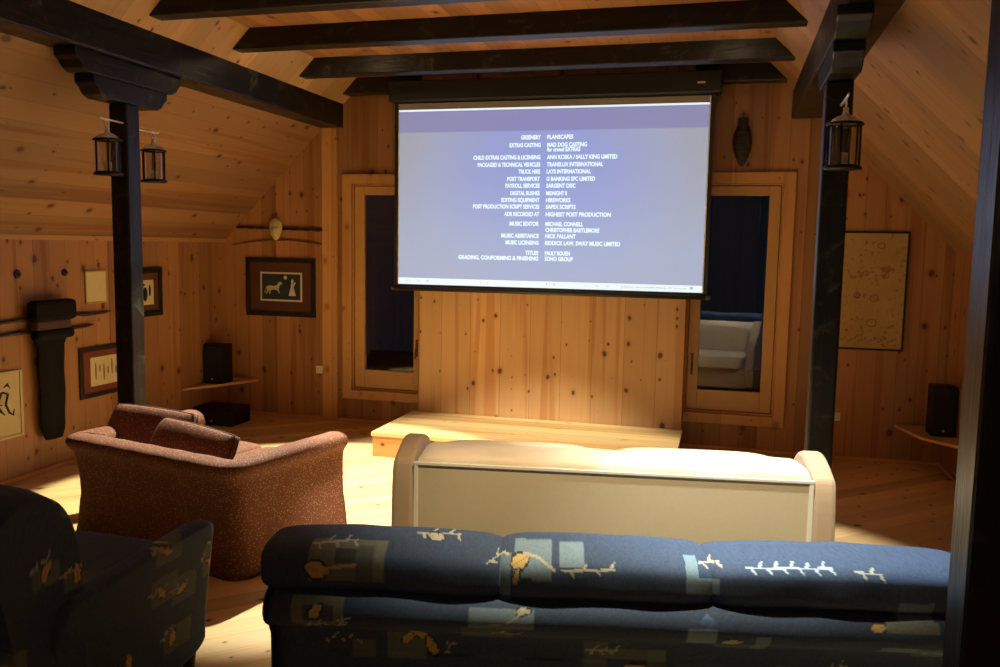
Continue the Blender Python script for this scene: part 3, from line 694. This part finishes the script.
# U shaped shell: rolled top sweep following back and both arms
def usweep(name, prof_, mat, ds=.04):
    """sweep (out,z) profile round the U: left arm front -> back -> right arm front. out>0 = away from the seat"""
    p, _ = resample(prof_, .02, 3)
    path = []; rc = .06
    def add(x, y, nx, ny): path.append((x, y, nx, ny))
    for t_ in np.linspace(LD, rc, 16): add(0, t_, -1, 0)
    for t_ in np.linspace(0, 1, 7)[1:-1]:
        a = math.pi + t_ * math.pi / 2; add(rc + rc * math.cos(a), rc + rc * math.sin(a), math.cos(a), math.sin(a))
    for t_ in np.linspace(rc, LW - rc, 30): add(t_, 0, 0, -1)
    for t_ in np.linspace(0, 1, 7)[1:-1]:
        a = 1.5 * math.pi + t_ * math.pi / 2; add(LW - rc + rc * math.cos(a), rc + rc * math.sin(a), math.cos(a), math.sin(a))
    for t_ in np.linspace(rc, LD, 16): add(LW, t_, 1, 0)
    fl = lambda z: .055 * max(0, (z - .12) / .5) ** 1.6
    G = np.array([[(x + nx * o_, y + ny * (o_ + (fl(z) if o_ > -.03 else fl(.6))) , z) for o_, z in p] for x, y, nx, ny in path])
    return G
prof_s = [(.045, .0), (.035, .02), (.012, .22), (.0, .25), (.0, .48), (.012, .51), (.03, .53), (.045, .56), (.035, .59), (0, .605), (-.07, .607), (-.13, .585), (-.15, .55), (-.15, .3)]
G = usweep('shell', prof_s, M_rust)
dist = np.linspace(0, 1, G.shape[0]); G[..., 1] += .004 * np.sin(G[..., 0] * 30 + G[..., 2] * 4)
sh = grid_mesh('shell', G, None, M_rust, lv)
for x0, x1 in ((-.0, .15), (LW - .15, LW)):
    b = B(); left = x0 < .5
    pts = [((-o_ if left else LW + o_), LD, z) for o_, z in resample(prof_s, .02, 3)[0]] + [((.15 if left else LW - .15), LD, .0)]
    b.poly(pts, (0, -.01, 0)); b.build('arm_front', M_rust, lv)
soft_box('seat_base', .13, LW - .13, .12, LD + .06, .03, .30, M_rust, lv, e=.12)
for k in range(2):
    x0 = .15 + k * (LW - .3) / 2; soft_box('seat_cushion', x0, x0 + (LW - .3) / 2, .3, LD + .06, .28, .45, M_rust, lv, e=.3)
# dark cord along the skirt corner pleat
B().tube([(LW + .052, .03, .012), (LW + .05, .4, .012), (LW + .048, LD, .012)], .006, 8).build('hem_cord', M_pip2, lv)
# back cushions leaning on the back: rounded box with piping
def pillow(name, loc, rot, size, parent):
    a, b_, c_ = size; n = 40
    uu, vv = np.meshgrid(np.linspace(-1, 1, n), np.linspace(-1, 1, n), indexing='ij')
    th_ = (np.clip(1 - np.abs(uu) ** 4, 0, 1) ** .5) * (np.clip(1 - np.abs(vv) ** 4, 0, 1) ** .5)
    X = uu * a * (1 - .06 * vv * vv); Z = vv * b_ * (1 - .06 * uu * uu)
    M4 = Matrix.Translation(loc) @ Euler(rot).to_matrix().to_4x4()
    G1 = np.stack([X, c_ * (.25 + .75 * th_), Z], -1); G2 = np.stack([X, -c_ * (.25 + .75 * th_), Z], -1)
    bm = bmesh.new()
    for Gx in (G1, G2):
        g = [[bm.verts.new(M4 @ Vector(Gx[i, j])) for j in range(n)] for i in range(n)]
        for i in range(n - 1):
            for j in range(n - 1): bm.faces.new((g[i][j], g[i + 1][j], g[i + 1][j + 1], g[i][j + 1])).smooth = True
        if Gx is G1: ga = g
    rim = lambda g: [g[i][0] for i in range(n)] + [g[n - 1][j] for j in range(1, n)] + [g[i][n - 1] for i in range(n - 2, -1, -1)] + [g[0][j] for j in range(n - 2, 0, -1)]
    r1, r2_ = rim(ga), rim(g)
    for i in range(len(r1)):
        k = (i + 1) % len(r1); bm.faces.new((r1[i], r1[k], r2_[k], r2_[i])).smooth = True
    pts1 = [v.co.copy() for v in r1][::3]; pts2 = [v.co.copy() for v in r2_][::3]
    bmesh.ops.recalc_face_normals(bm, faces=bm.faces); me = bpy.data.meshes.new(name); bm.to_mesh(me); bm.free()
    o = link(name, me, M_rust, parent)
    B().tube(pts1, .005, 6, close=True).tube(pts2, .005, 6, close=True).build('piping', M_pip2, o)
    return o
pillow('back_cushion', (.30, .26, .585), (R(-24), 0, R(2)), (.33, .15, .06), lv)
pillow('back_cushion', (.73, .18, .56), (R(-30), R(3), R(-3)), (.31, .14, .065), lv)

# ------------------------------------------------------------------ audio corner shelves
M_spk = plain('speaker_black', (.004, .004, .005), .5, nz=.2, spec=.3)
M_grl = plain('speaker_grille', (.006, .006, .007), .9)
M_badge = plain('silver_badge', (.6, .6, .6), .3, .8)
M_shelf = plain('pine_shelf', (.62, .36, .16), .5, nz=.15, nscale=12)
def speaker(x, y, z, w_, d_, h_, rz, name, label, cat, grp=None):
    t = thing(name, label, cat, (x, y, z), rz, grp)
    B().box(-w_ / 2, w_ / 2, -d_ / 2, d_ / 2, 0, h_).build('cabinet', M_spk, t, bevel=.006)
    B().box(-w_ / 2 + .012, w_ / 2 - .012, -d_ / 2 - .012, -d_ / 2 - .001, .012, h_ - .012).build('grille', M_grl, t, bevel=.004)
    bd = B().lathe([(0, 0), (.010, 0), (.010, .003), (0, .003)], (0, 0, 0), 16).build('badge', M_badge, t); bd.rotation_euler = (R(90), 0, 0); bd.location = (0, -d_ / 2 - .0125, .045)
    return t
tag(B().poly([(XL + .002, 6.60, .335), (XL + .002, 7.335, .335), (-4.40, 7.335, .335), (-4.42, 7.25, .335), (-4.56, 6.92, .335)], (0, 0, .022)).build('corner_shelf', M_shelf, bevel=.003), 'thin wooden corner shelf under the black speaker in the left rear corner', 'shelf', 'corner shelves for the speakers')
speaker(-4.643, 7.02, .358, .20, .18, .37, R(0), 'loudspeaker', 'black box loudspeaker on the left corner shelf', 'speaker', 'black loudspeakers on the corner shelves')
speaker(-4.535, 6.90, .0, .42, .30, .16, R(0), 'subwoofer', 'low wide black speaker box on the floor under the left corner shelf', 'speaker')
tag(B().poly([(XR - .002, 6.55, .300), (XR - .002, 7.335, .300), (1.36, 7.335, .300), (1.37, 7.24, .300), (1.46, 6.88, .300)], (0, 0, .022)).box(XR - .03, XR - .002, 6.55, 6.58, .322, .40).build('corner_shelf', M_shelf, bevel=.003), 'thin wooden corner shelf under the black speaker in the right rear corner', 'shelf', 'corner shelves for the speakers')
speaker(1.625, 7.02, .323, .165, .18, .38, R(0), 'loudspeaker', 'black box loudspeaker on the right corner shelf beside the near post', 'speaker', 'black loudspeakers on the corner shelves')

# ------------------------------------------------------------------ pictures and wall pieces
M_paper = plain('cream_paper', (.60, .50, .28), .8, nz=.1, nscale=12)
M_ink = plain('black_ink', (.015, .012, .01), .7)
M_fblack = plain('black_frame', (.012, .008, .007), .4)
M_fred = plain('red_brown_frame', (.16, .035, .015), .45, nz=.2)
M_mat_b = plain('dark_brown_mat', (.085, .028, .016), .8, nz=.1)
M_navyp = plain('night_blue_print', (.018, .028, .045), .6)
M_white = plain('off_white_print', (.62, .58, .48), .7)
def framed(name, label, place, W, H, fw, M_f, M_m, mat_in=None, depth=.022, cat='picture'):
    """place: function (u, v, d) -> world; u 0..W, v 0..H, d out from the wall"""
    o0 = place(0, 0, 0)
    t = thing(name, label, cat, tuple(o0)); inv = Matrix.Translation(-Vector(o0))
    def bx(b, u0, u1, v0, v1, d0, d1):
        A, C_ = place(u0, v0, d0), place(u1, v1, d1)
        b.box(min(A[0], C_[0]), max(A[0], C_[0]), min(A[1], C_[1]), max(A[1], C_[1]), min(A[2], C_[2]), max(A[2], C_[2])); return b
    def put(b, nm, mt, bev=0):
        o = b.build(nm, mt, t, bevel=bev); o.matrix_parent_inverse = inv; return o
    b = B(); bx(b, 0, fw, 0, H, .002, depth); bx(b, W - fw, W, 0, H, .002, depth); bx(b, fw, W - fw, 0, fw, .002, depth); bx(b, fw, W - fw, H - fw, H, .002, depth)
    put(b, 'frame', M_f, .003)
    put(bx(B(), fw - .002, W - fw + .002, fw - .002, H - fw + .002, .003, .010), 'backing', M_m)
    return t, bx, put
back = lambda x0, z0: (lambda u_, v_, d: (x0 + u_, YB - d, z0 + v_))
left = lambda y0, z0: (lambda u_, v_, d: (XL + d, y0 + u_, z0 + v_))
def shape_on(put, place, nm, mt, polys, d=.0135, t_=.0015):
    b = B()
    for poly in polys:
        A = [Vector(place(u_, v_, d)) for u_, v_ in poly]; nrm = Vector(place(0, 0, d + t_)) - Vector(place(0, 0, d)); b.poly(A, nrm)
    return put(b, nm, mt)
ell = lambda cx, cy, a, b_, n=14, ang=0: [(cx + a * math.cos(2 * math.pi * k / n) * math.cos(ang) - b_ * math.sin(2 * math.pi * k / n) * math.sin(ang), cy + a * math.cos(2 * math.pi * k / n) * math.sin(ang) + b_ * math.sin(2 * math.pi * k / n) * math.cos(ang)) for k in range(n)]
# horse picture
pl = back(-4.52, .985)
t, bx, put = framed('framed_picture', 'black framed picture of a pale horse under a moon, wide dark brown mat', pl, .742, .562, .045, M_fblack, M_mat_b)
put(bx(B(), .155, .60, .145, .425, .010, .0125), 'inner_border', M_white); put(bx(B(), .172, .583, .162, .408, .0126, .0138), 'night_scene', M_navyp)
hz, hx = .262, .31
horse = [(.215, .262), (.222, .285), (.25, .296), (.30, .292), (.335, .300), (.352, .328), (.372, .335), (.392, .318), (.388, .306), (.372, .31), (.362, .288), (.352, .262), (.366, .222), (.358, .220), (.338, .250), (.300, .258), (.268, .250), (.262, .215), (.250, .212), (.252, .248), (.235, .238), (.222, .212), (.212, .216), (.228, .252), (.218, .27), (.205, .225), (.198, .23)]
shape_on(put, pl, 'horse', plain('pale_horse', (.55, .50, .25), .7), [horse], .0139)
shape_on(put, pl, 'moon', M_white, [ell(.425, .375, .018, .018)], .0139)
shape_on(put, pl, 'rider', M_white, [[(.458, .20), (.535, .20), (.515, .27), (.505, .325), (.515, .345), (.50, .365), (.485, .345), (.49, .322), (.478, .27)], [(.478, .30), (.515, .29), (.535, .33), (.525, .335), (.508, .31)]], .0139)
# two frames and one sheet on left wall, poster
t, bx, put = framed('framed_picture', 'small black framed picture on the left wall, half hidden by the left post', left(5.86, 1.05), .48, .415, .045, M_fblack, M_mat_b)
put(bx(B(), .14, .37, .10, .31, .010, .0125), 'print', M_paper); pl = left(5.86, 1.05)
shape_on(put, pl, 'drawing', M_ink, [ell(.19, .20, .02, .05), ell(.26, .19, .03, .06), ell(.32, .22, .015, .05), ell(.22, .27, .04, .012)], .0126)
t, bx, put = framed('framed_picture', 'red brown framed document on the left wall, below the small cream sheet', left(5.345, .468), .66, .395, .035, M_fblack, M_fred, cat='picture')
put(bx(B(), .115, .545, .085, .31, .010, .0125), 'document', M_paper); pl = left(5.345, .468)
shape_on(put, pl, 'writing', plain('grey_ink', (.2, .15, .08), .8), [ell(.17 + .045 * k, .20 + .02 * math.sin(k * 2), .008, .05 + .02 * math.cos(k * 3)) for k in range(8)], .0126)
t, bx, put = framed('framed_sheet', 'small thin framed cream sheet on the left wall above the red brown frame', left(5.435, 1.20), .235, .255, .012, plain('gold_frame', (.42, .33, .12), .5, .3), M_paper, cat='picture', depth=.014)
t, bx, put = framed('framed_poster', 'pale poster with black brush writing at the left edge of the photo', left(4.31, .315), .485, .47, .022, plain('pale_frame', (.55, .46, .26), .6), M_paper, cat='poster', depth=.018)
pl = left(4.31, .315)
b = B()
for pts in ([(.22, .34), (.27, .36), (.30, .31), (.27, .25), (.30, .20), (.33, .17)], [(.27, .30), (.32, .33), (.36, .31), (.34, .24), (.37, .18), (.40, .16), (.41, .20)], [(.20, .24), (.26, .26), (.31, .24)], [(.33, .36), (.36, .38), (.38, .35)], [(.12, .35), (.16, .28), (.14, .2), (.18, .15)]):
    b.tube([pl(u_, v_, .0125) for u_, v_ in pts], [.003] + [.008] * (len(pts) - 2) + [.003], 8)
put(b, 'brush_writing', M_ink)
# parchment poster on the back wall, right
def parchment():
    M = N('parchment_map', .8); P = M.obj(); n1 = M.noise(P, 3.5, 4, .6); n2 = M.noise(P, 22, 4, .7)
    c1 = M.mix(n1, (.36, .22, .08), (.50, .34, .14)); c1 = M.mix(M.smooth(n2, .56, .62), c1, (.30, .15, .05))
    M.put(M.b.inputs['Base Color'], c1); return M.m
pl = back(.78, .913)
t, bx, put = framed('framed_map', 'tall brown parchment map in thin black frame, right of the second post', pl, .605, .952, .014, M_fblack, parchment(), cat='poster')
rings = []
M_ring = plain('brown_ink', (.26, .11, .04), .8)
b = B()
for cx, cy, a in ((.36, .22, .035), (.37, .42, .03), (.24, .44, .025), (.40, .84, .025), (.30, .62, .022), (.45, .60, .02)):
    b.tube([pl(*p_, .0105) for p_ in ell(cx, cy, a, a * .9, 16)], .003, 6, close=True)
for k in range(18): 
    cx = .12 + .025 * k; b.tube([pl(*p_, .0105) for p_ in ell(cx, .07 + .012 * (k % 3), .007, .007, 8)], .0018, 5, close=True)
put(b, 'ink_marks', M_ring)

# carved mask (small, pale) over crossed sticks
M_mask = plain('pale_painted_wood', (.52, .44, .20), .6, nz=.2, nscale=25)
M_stick = plain('dark_stick', (.035, .016, .010), .6, nz=.3, bump=.4)
M_bow = plain('brown_bow', (.16, .065, .025), .6, nz=.2)
mk = thing('wall_mask', 'small pale oval face mask above the horse picture', 'mask', (-4.17, YB - .05, 1.72))
n_ = 28; bm = bmesh.new()
for i in range(n_ + 1):
    th = math.pi * i / n_
    for j in range(n_):
        ph = 2 * math.pi * j / n_; zz = .105 * math.cos(th); ww = .066 * (1 + .25 * math.cos(th)) * math.sin(th)
        x = ww * math.cos(ph); y = -.042 * math.sin(th) * math.sin(ph)
        if y < 0:
            for sx in (-.022, .022): y += .020 * math.exp(-((x - sx) ** 2 + (zz - .022) ** 2) / .00016)
            y -= .018 * math.exp(-(x * x / .00008 + (zz + .003) ** 2 / .0009)); y += .010 * math.exp(-(x * x / .0004 + (zz + .048) ** 2 / .00006))
        else: y *= .3
        bm.verts.new((x, y, zz + .10))
bm.verts.ensure_lookup_table()
for i in range(n_):
    for j in range(n_): 
        k2 = (j + 1) % n_; bm.faces.new([bm.verts[v] for v in (i * n_ + j, i * n_ + k2, (i + 1) * n_ + k2, (i + 1) * n_ + j)]).smooth = True
bmesh.ops.remove_doubles(bm, verts=bm.verts, dist=1e-5); bmesh.ops.recalc_face_normals(bm, faces=bm.faces)
me = bpy.data.meshes.new('face'); bm.to_mesh(me); bm.free(); link('face', me, M_mask, mk)
e1 = B().lathe([(0, 0), (.012, 0), (.010, .004), (0, .005)], (0, 0, 0), 12).build('eye', M_ink, mk); e1.rotation_euler = (R(90), 0, 0); e1.location = (-.022, -.018, .122)
e2 = e1.copy(); COL.objects.link(e2); e2.parent = mk; e2.location = (.022, -.018, .122)
pts = [(-4.61 + .96 * k / 30, YB - .018, 1.836 - .020 * k / 30 + .0015 * math.sin(k * 2.3)) for k in range(31)]
tag(B().tube(pts, [.009 + .006 * (0.5 + .5 * math.sin(k * 1.7)) for k in range(31)], 8).build('twisted_stick', M_stick), 'dark knobbly stick hung level on the wall behind the pale mask', 'stick')
pts = [(-4.67 + 1.06 * k / 20, YB - .012, 1.665 + .055 * math.sin(math.pi * k / 20)) for k in range(21)]
tag(B().tube(pts, [.004 + .005 * math.sin(math.pi * k / 20) for k in range(21)], 8).build('wooden_bow', M_bow), 'thin brown bent bow between the horse picture and the pale mask', 'bow')
# dark carved wall piece right of the screen
M_carv = plain('dark_carved_wood', (.028, .014, .010), .55, nz=.5, nscale=60, bump=.8)
b = B().lathe([(0, .0), (.012, .004), (.040, .05), (.066, .13), (.076, .20), (.070, .26), (.052, .305), (.040, .33), (.040, .385), (.044, .39), (0, .395)], (0, 0, 0), 24)
bmesh.ops.scale(b.bm, vec=(1, .45, 1), verts=b.bm.verts)
wc = thing('wall_carving', 'dark carved wooden bottle-shaped piece above the right window', 'carving', (.075, YB - .035, 2.38))
b.build('body', M_carv, wc)
b = B()
for z in (.08, .13, .18, .23, .28): 
    rr_ = {.08: .054, .13: .068, .18: .076, .23: .076, .28: .064}[z]
    b.tube([(rr_ * math.cos(a), -.45 * rr_ * abs(math.sin(a)) - .001, z) for a in np.linspace(0, math.pi, 14)], .004, 6)
b.build('carved_bands', M_carv, wc)
B().tube([(0, .01, .39), (.004, .02, .43)], .002, 5).lathe([(0, 0), (.006, 0), (.004, .01), (0, .01)], (.004, .02, .425), 8).build('hanging_cord', M_stick, wc)

# dark hide rack with long hanging piece on the left wall, spears behind
M_hide = plain('dark_hide', (.005, .004, .005), .8, spec=.2, nz=.4, nscale=18, bump=.5)
M_red = plain('dark_red_band', (.07, .022, .015), .6, nz=.3)
hr = thing('wall_hanging', 'bulky black wall hanging with banded top and long tapering tail', 'wall hanging', (XL, 5.03, .25))
lx = lambda d: d
b = B(); b.box(.03, .13, -.20, .19, .86, 1.01); b.box(.04, .12, -.185, .175, .725, .80); b.build('top_roll', M_hide, hr, bevel=.03)
B().box(.03, .105, -.17, .15, .795, .865).build('red_band', M_red, hr, bevel=.015)
ns, nt = 26, 18; Gt = np.zeros((ns, nt, 3))
for i in range(ns):
    t_ = i / (ns - 1); z = .74 * (1 - t_); hw = .135 - .03 * t_ + (.02 if t_ < .08 else 0); 
    if t_ > .9: hw *= 1 - (t_ - .9) * 3
    for j in range(nt):
        a = 2 * math.pi * j / nt; Gt[i, j] = (.055 + .036 * math.sin(a) * (1 - .3 * t_) + .006 * math.sin(3 * math.cos(a) * 4 + t_ * 3), -.01 + hw * math.cos(a) + .004 * math.sin(t_ * 14), z + .0)
tail = grid_mesh('hanging_tail', Gt, None, M_hide, hr, closed_v=True)
b = B()
b.poly([tuple(Gt[-1, j]) for j in range(nt)], (0, 0, -.004)); b.build('tail_tip', M_hide, hr)
M_spear = plain('dark_spear_wood', (.03, .014, .012), .5, nz=.3)
for y0, y1, z, lab in ((4.30, 5.69, 1.125, 'long dark spear on the left wall, upper of two behind the black hanging'), (4.30, 5.50, 1.035, 'dark spear on the left wall, lower and shorter of two behind the black hanging')):
    L = y1 - y0; pts = [(XL + .018, y0 + L * k / 20, z + .004 * math.sin(k)) for k in range(21)]
    tag(B().tube(pts, [.012 + .006 * (k % 4 == 0) for k in range(20)] + [.006], 8).build('spear', M_spear), lab, 'spear', 'dark spears on the left wall')
for y, lab in ((4.80, 'small black ring hook on the left wall, nearer of the two above the hanging'), (5.235, 'small black knob hook on the left wall, the one nearer the cream sheet')):
    t = thing('wall_hook', lab, 'hook', (XL, y, 1.447), 0, 'black hooks above the wall hanging')
    o = B().lathe([(0, 0), (.026, 0), (.028, .006), (.02, .012), (.01, .03), (0, .032)] if y > 5 else [(.009, 0), (.027, 0), (.030, .008), (.024, .016), (.012, .016), (.009, .008), (.009, 0)], (0, 0, 0), 20).build('knob', M_ink, t); o.rotation_euler = (0, R(90), 0)
# switch plates
M_sw = plain('white_plastic', (.75, .70, .60), .4)
for x, z, lab in ((-3.745, .485, 'small white wall socket left of the left window'), (.915, .352, 'small white wall socket below the parchment map')):
    t = thing('wall_socket', lab, 'socket', (x, YB, z))
    B().box(-.035, .035, -.010, 0, -.035, .035).build('plate', M_sw, t, bevel=.004)
    o = B().lathe([(.016, 0), (.019, 0), (.019, .0025), (.016, .0025), (.016, 0)], (0, 0, 0), 20).build('socket_ring', plain('socket_grey', (.35, .32, .28), .5), t); o.rotation_euler = (R(90), 0, 0); o.location = (0, -.010, 0)
